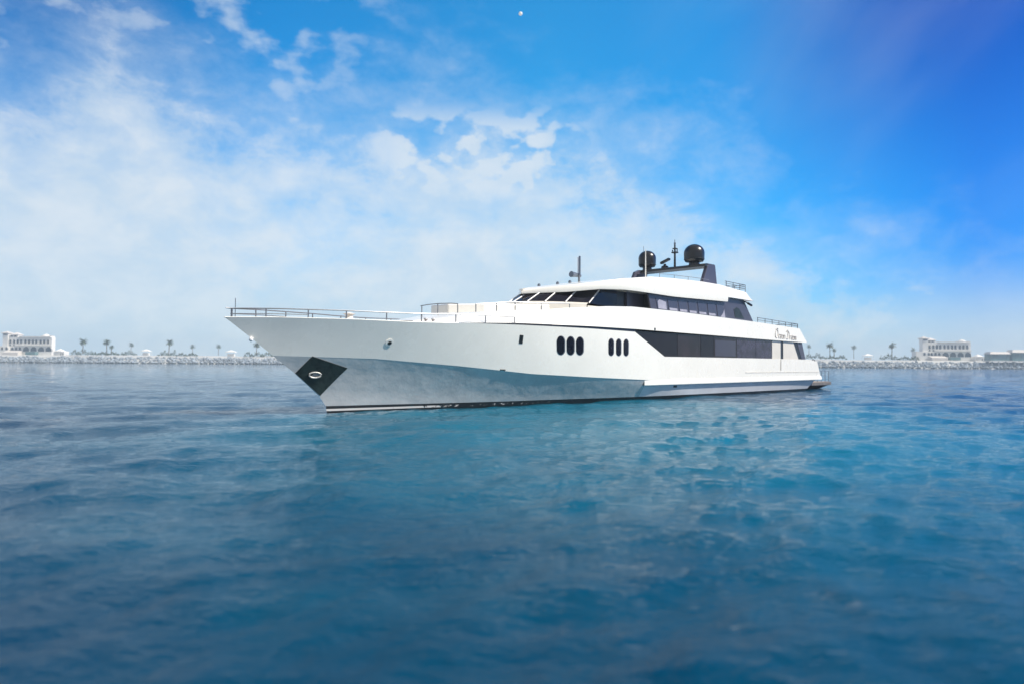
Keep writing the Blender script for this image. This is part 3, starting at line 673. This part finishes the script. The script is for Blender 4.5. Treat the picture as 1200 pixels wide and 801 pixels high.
def copy_tree(o, parent=None):
    c = o.copy(); col.objects.link(c); c.parent = parent
    for ch in list(o.children): copy_tree(ch, c)
    return c
def arch_pts(x0, x1, z0, z1, n=9):
    r = (x1-x0)/2; cx = (x0+x1)/2; sp_ = max(z1-r, z0)
    return [(x0, z0)] + [(cx-r*math.cos(math.pi*i/n), sp_+(z1-sp_)*math.sin(math.pi*i/n)) for i in range(n+1)] + [(x1, z0)]
def hotel(loc):
    root = empty('arcaded_hotel', loc)
    X = lambda p: (p-11)*K            # photograph pixels along the left hotel -> metres
    Zp = lambda y: (416.-y)*K
    def blk(name, x0, x1, y0, y1, d0, d1, m='stucco', parent=None):
        return MB().box((X(x0), d0, Zp(y1)), (X(x1), d1, Zp(y0))).build(name, M[m], parent or root)
    wall = MB().box((X(10.5), 0, -2), (X(62), 6, Zp(394))); wall.box((X(23), -1.2, Zp(394.2)), (X(61), 6.5, Zp(393))); wall.build('wall', M['stucco'], root)
    def opening(name, x0, x1, y0, y1, front=0., deep=.9, trim=.13):
        pts = arch_pts(X(x0), X(x1), Zp(y1), Zp(y0))
        f = MB().tube([(x, front-.12, z) for x, z in pts], trim, 5).build(name, M['stucco'], root)
        MB().slab([(x, front-.06, z) for x, z in pts], [(x, front+deep, z) for x, z in pts]).build('pane', M['opening'], f)
    for x in (11.8, 16.4, 20.7, 24.8, 30.1, 34.5, 39.2, 43.2, 48.6, 52.9, 57.6): opening('window', x-1.5, x+1.5, 396.8, 401.9)
    for x in (11.8, 16.4): opening('window', x-1.3, x+1.3, 402.4, 404.6)
    for x in (4.0, 9.2, 14.2, 19.0, 23.6): opening('ground_arch', x-1.5, x+1.5, 406.0, 409.6, front=-2.4 if x < 10 else 0)
    for x in (31.2, 40.2, 49.4, 58.4): opening('great_arch', x-4.0, x+4.0, 405.4, 411.2, trim=.25)
    blk('ground_wing', -6, 10.6, 404.8, 418, -2.4, 6)
    b = MB(); b.box((X(18), -1.6, Zp(404.4)), (X(62.6), -.02, Zp(404.0))); b.box((X(18), -1.6, Zp(402.9)), (X(62.6), -1.2, Zp(402.6)))
    for i in range(34): b.box((X(18.2+i*1.32), -1.55, Zp(404.0)), (X(18.65+i*1.32), -1.25, Zp(402.9)))
    b.build('balcony', M['stucco'], root)
    t = MB(); t.box((X(3), -1, -2), (X(9.4), 5.5, Zp(389.8))); tw = t.build('tower', M['stucco'], root)
    MB().add([(X(2), -2, Zp(389.8)), (X(10.4), -2, Zp(389.8)), (X(10.4), 6.6, Zp(389.8)), (X(2), 6.6, Zp(389.8)), (X(2), -2, Zp(388.9)), (X(10.4), -2, Zp(388.9)), (X(10.4), 6.6, Zp(388.9)), (X(2), 6.6, Zp(388.9)), (X(6.2), 2.3, Zp(386.8))],
             [(0,1,5,4),(1,2,6,5),(2,3,7,6),(3,0,4,7),(4,5,8),(5,6,8),(6,7,8),(7,4,8),(3,2,1,0)]).build('roof', M['roof'], tw)
    MB().box((X(3.6), -1.06, Zp(391.6)), (X(8.8), -.9, Zp(390.2))).build('tower_opening', M['opening'], tw)
    p = blk('roof_pavilion', 11, 20, 391.2, 394.2, 1, 9)
    MB().add([(X(10.4), 0, Zp(391.2)), (X(21), 0, Zp(391.2)), (X(21), 10, Zp(391.2)), (X(10.4), 10, Zp(391.2)), (X(15.7), 5, Zp(387.9))], [(0,1,4),(1,2,4),(2,3,4),(3,0,4),(3,2,1,0)]).build('roof', M['roof'], p)
    for x in (12.2, 16.6): MB().box((X(x-1.6), .9, Zp(393.8)), (X(x+1.6), 1.1, Zp(392.2))).build('opening', M['opening'], p)
    d = MB(); n = 20; d.lathe([(4.6*K, 0), (4.6*K, .5*K), (4.2*K, .9*K), (3.2*K, 1.7*K), (1.8*K, 2.4*K), (.4*K, 2.9*K), (.05, 3.5*K)], (X(53), 3, Zp(393)), n); d.build('dome_roof', M['stucco'], root, smooth=True)
    MB().box((X(48), .5, Zp(393)), (X(61), 6, Zp(392.2))).build('cornice', M['roof'], root)
    s = MB(); s.add([(X(9), -9, -1), (X(28), -9, -1), (X(28), -2.4, -1), (X(9), -2.4, -1), (X(9), -9, Zp(412.5)), (X(28), -9, Zp(412.5)), (X(28), -2.4, Zp(410.4)), (X(9), -2.4, Zp(410.4))], [(0,1,5,4),(4,5,6,7),(1,2,6,5),(3,0,4,7)]); s.build('terrace_roof', M['roof'], root)
    s = MB(); s.box((X(34), -5, Zp(415.2)), (X(46), -.1, Zp(411.6))); s.build('entrance_canopy', M['teal'], root)
    return root
YB = SY+26
pA = at(11, 416, YB)
hA = hotel(pA); tag(hA, 'white arcaded hotel at the left edge of the photo, on the shore beyond the bow', 'hotel', 'arcaded hotels on the far shore')
pB = at(1088.6, 422.3, YB); hB = copy_tree(hA); hB.location = pB
tag(hB, 'white arcaded hotel on the shore at right, beyond the stern of the yacht', 'hotel')
def annex(px, py, label):
    r = empty('garden_pavilion', at(px, py, YB-4)); tag(r, label, 'pavilion', 'low pavilions beside the hotels')
    MB().box((0, 0, -2), (13*K, 8, 5.0*K)).build('wall', M['stucco'], r)
    MB().add([(2*K, -1, 5.0*K), (10*K, -1, 5.0*K), (10*K, 8, 5.0*K), (2*K, 8, 5.0*K), (6*K, 3.5, 8.2*K)], [(0,1,4),(1,2,4),(2,3,4),(3,0,4),(3,2,1,0)]).build('roof', M['tent'], r)
    for x in (8.5, 11): MB().box((x*K, -.1, .3*K), ((x+1)*K, .2, 3*K)).build('doorway', M['opening'], r)
    return r
annex(62.5, 416, 'low white pavilion against the right end of the left hotel')
annex(1142.5, 422.4, 'low white pavilion against the right end of the right hotel')

def palm(px, py_top, py_base, Y, label, seed, lean=0., wide=1.):
    rg = random.Random(seed); b = at(px, py_base, Y); t = at(px, py_top, Y); h = t.z-b.z-1.2
    r = empty('palm_tree', b); tag(r, label, 'palm tree', 'palm trees along the far shore')
    pts = [(lean*(k/6)**2, 0, h*k/6-1*(k == 0)) for k in range(7)]
    MB().tube(pts, .5, 8, r2=.34).build('trunk', M['trunk'], r, smooth=True)
    m = MB(); top_ = Vector((lean, 0, h))
    for k in range(34):
        az = rg.random()*6.283; el = rg.uniform(-.5, 1.25); L = rg.uniform(4.2, 5.8)*wide; d = Vector((math.cos(az)*math.cos(el), math.sin(az)*math.cos(el), math.sin(el)))
        side = d.cross(Vector((0, 0, 1))).normalized(); prev = None; p = top_.copy(); n = 7
        for i in range(n+1):
            f = i/n; wd = .85*math.sin(math.pi*min(1, f*.85+.12))*wide; dr = Vector((0, 0, -.4*wd))
            cur = (p+side*wd+dr, p.copy(), p-side*wd+dr)
            if prev and i % 1 == 0:
                j = .68
                m.add([prev[0], prev[1], prev[1].lerp(cur[1], j), prev[0].lerp(cur[0], j)], [(0,1,2,3)]); m.add([prev[2], prev[1], prev[1].lerp(cur[1], j), prev[2].lerp(cur[2], j)], [(0,1,2,3)])
            prev = cur; d = (d + Vector((0, 0, -.21))).normalized(); p = p + d*L/n
    m.build('crown', M['palm'], r, fix=False)
    return r
YP = SY+22
palm(97, 398.5, 413.5, YP, 'tall palm above the long hedge, nearest to the left hotel', 1, .3, 1.1)
palm(125, 399.5, 414, YP, 'palm with a shorter palm close to its right, right of the left hotel', 2, -.3, 1.05)
palm(130.3, 405, 414, YP, 'short palm close beside a taller palm, right of the left hotel', 3, .2, .7)
palm(153.5, 402.5, 414, YP+330, 'faint hazy palm left of the white canopy, far behind the left shore', 4, .3, 1.1)
palm(198, 399.5, 414.5, YP, 'palm rising from a hedge midway between the left hotel and the bow', 5, .2, 1.1)
palm(225.5, 404.5, 415, YP+330, 'faint hazy palm just right of the lone hedge palm left of the bow', 6, 0, 1.1)
palm(256, 404.5, 415, YP+330, 'faint hazy palm left of the white canopy nearest the bow', 7, .3, 1.1)
palm(300.5, 402, 415.5, YP, 'palm partly hidden by the overhanging bow of the yacht', 8, .2, 1.)
palm(948, 404, 419.5, YP+330, 'faint hazy palm just behind the stern of the yacht', 9, .2, 1.1)
palm(972.5, 402.5, 418.5, YP, 'palm with a shorter palm at its right, nearest to the stern', 10, .3, 1.1)
palm(977.5, 408, 418.5, YP, 'short palm to the right of the palm nearest the stern', 11, .2, .7)
palm(1000.5, 405.5, 419, YP+330, 'faint hazy palm between the stern palms and the right white canopy', 12, 0, 1.1)
palm(1045.3, 402.8, 419.5, YP, 'palm above a hedge, left of the right hotel', 13, .2, 1.1)
palm(1070, 408, 420, YP+330, 'faint hazy palm close to the left side of the right hotel', 14, .2, 1.1)

def hedge(x0, x1, ytop, ybase, Y, label, seed):
    rg = random.Random(seed); a = at(x0, ybase, Y); b = at(x1, ybase, Y); h = at(x0, ytop, Y).z-a.z
    m = MB(); n = int((b.x-a.x)/1.0*16)
    for k in range(n):
        x = rg.uniform(0, b.x-a.x); hh = h*(.62+.25*math.sin(x*.55+seed)+.22*math.sin(x*1.7+seed*2)); e = min(1, min(x, b.x-a.x-x)/2.5+.35)
        z = hh*e*rg.random()**.6; c = Vector((x, rg.uniform(-2, 2)*(1-.6*z/max(h, .1)), z)); s = rg.uniform(.3, .62)
        u_ = Vector((rg.gauss(0, 1), rg.gauss(0, 1), rg.gauss(0, 1))).normalized(); v_ = u_.cross(Vector((rg.gauss(0, 1), rg.gauss(0, 1), rg.gauss(0, 1)))).normalized()
        m.add([c-u_*s-v_*s*.6, c+u_*s-v_*s*.6, c+u_*s*.8+v_*s*.6, c-u_*s*.8+v_*s*.6], [(0,1,2,3)])
    o = m.build('hedge', M['bush'], fix=False); o.location = a; tag(o, label, 'hedge', 'hedges along the far shore'); return o
hedge(84, 109, 408.5, 415.6, YP-3, 'thick hedge under the palm nearest to the left hotel', 1)
hedge(109, 140, 411.5, 415.6, YP-3, 'low thin hedge under the pair of palms right of the left hotel', 2)
hedge(142, 160, 410, 416, YP+6, 'clump of bushes left of the white canopy beside the left palms', 3)
hedge(185, 207, 410, 417, YP-3, 'hedge under the lone palm midway between left hotel and bow', 4)
hedge(207, 232, 412.5, 417, YP-3, 'low hedge right of the lone palm left of the bow', 5)
hedge(286, 320, 411, 418, YP-3, 'hedge running behind the overhanging bow of the yacht', 6)
hedge(945, 962, 412.5, 420, YP-3, 'hedge just behind the stern of the yacht', 7)
hedge(962, 992, 415.5, 420.3, YP-3, 'low hedge under the pair of palms nearest the stern', 8)
hedge(1031, 1052, 413.3, 421, YP-3, 'hedge under the palm left of the right hotel', 9)
hedge(1052, 1078, 416.5, 421.3, YP-3, 'low hedge running up to the left end of the right hotel', 10)

def canopy(px, py, label, wpx=9, Y=YP):
    p = at(px, py, Y); r = empty('sun_canopy', p); tag(r, label, 'canopy', 'white canopies on the far shore')
    W = wpx*K/2; h = 3.2
    MB().add([(-W, -3, h), (W, -3, h), (W, 3, h), (-W, 3, h), (-W, -3, h-.4), (W, -3, h-.4), (W, 3, h-.4), (-W, 3, h-.4), (0, 0, h+2.2)], [(0,1,8),(1,2,8),(2,3,8),(3,0,8),(4,5,1,0),(5,6,2,1),(6,7,3,2),(7,4,0,3),(7,6,5,4)]).build('canopy_roof', M['tent'], r)
    for x in (-W+.2, W-.2):
        for y in (-2.7, 2.7): MB().tube([(x, y, -1.5), (x, y, h-.1)], .12, 6).build('post', M['tent'], r)
    MB().box((-W*.7, -1.6, -1.4), (W*.7, 1.6, 1.3)).build('counter', M['stucco'], r)
    return r
canopy(171.5, 414.5, 'white canopy between the left palms and the lone hedge palm', 10)
canopy(271, 415.5, 'white canopy on the shore just left of the bow', 12)
canopy(1017, 419.8, 'white canopy on the shore between the stern and the right hotel', 11)

def pier_house(px0, px1, y0, y1, Y, label, seed):
    a = at(px0, y1, Y); W = (px1-px0)*K; h = at(px0, y0, Y).z-a.z
    r = empty('pier_house', a); tag(r, label, 'building', 'glass pier houses at the right edge')
    MB().box((-1, -1, -1.0), (W+1, 10, 0)).build('slab', M['stucco'], r)
    n = max(3, int(W/3.2)); s = W/n
    for i in range(n): MB().box((i*s+.12, .2, .05), ((i+1)*s-.12, .5, h*.72)).build('window', M['teal'], r)
    MB().box((.05, .5, 0), (W-.05, 9, h*.74)).build('wall', M['teal'], r)
    MB().slab([(-.8, -1, h*.74), (W+.8, -1, h*.74), (W+.8, 10, h*.74), (-.8, 10, h*.74)], [(1.2, 1, h), (W-1.2, 1, h), (W-1.2, 8, h), (1.2, 8, h)]).build('roof', M['roof'], r)
    for i in range(3): MB().tube([(W*(.15+.35*i), 2, -7), (W*(.15+.35*i), 2, -1)], .6, 8).build('pile', M['stucco'], r)
    return r
pier_house(1160.5, 1183.5, 411.8, 422.0, SY+2, 'teal glass pier house nearer the right hotel, with a pale flat roof', 1)
pier_house(1186.5, 1216, 409.5, 422.4, SY+2, 'teal glass pier house cut by the right edge of the photo', 2)

# ------------------------------------------------------------------ day moon, far above the haze
mp_ = at(610, 16.2, 3000); mb = MB()
mb.lathe([(8.5*math.sin(math.pi*i/12)+.01, -8.5*math.cos(math.pi*i/12)) for i in range(13)], (0, 0, 0), 24)
mo = mb.build('moon', M['moon'], smooth=True); mo.location = mp_; tag(mo, 'tiny pale day moon high in the blue sky above the yacht', 'moon')

# ------------------------------------------------------------------ haze: thin even air over sea and shore
hz = MB().box((-1500, -1600, -5.), (1500, 1600, 47)).build('haze', bpy.data.materials.new('haze')); tag(hz, kind='stuff')
hm = hz.data.materials[0]; hm.use_nodes = True; hn = hm.node_tree
hn.nodes.remove(hn.nodes['Principled BSDF']); pv = hn.nodes.new('ShaderNodeVolumePrincipled')
pv.inputs['Density'].default_value = .00042; pv.inputs['Color'].default_value = (.70, .86, 1., 1); pv.inputs['Anisotropy'].default_value = .0
hn.links.new(pv.outputs[0], hn.nodes['Material Output'].inputs['Volume'])
sc.cycles.use_denoising = True; sc.cycles.caustics_reflective = True; sc.cycles.blur_glossy = 0.; sc.cycles.sample_clamp_indirect = 6.
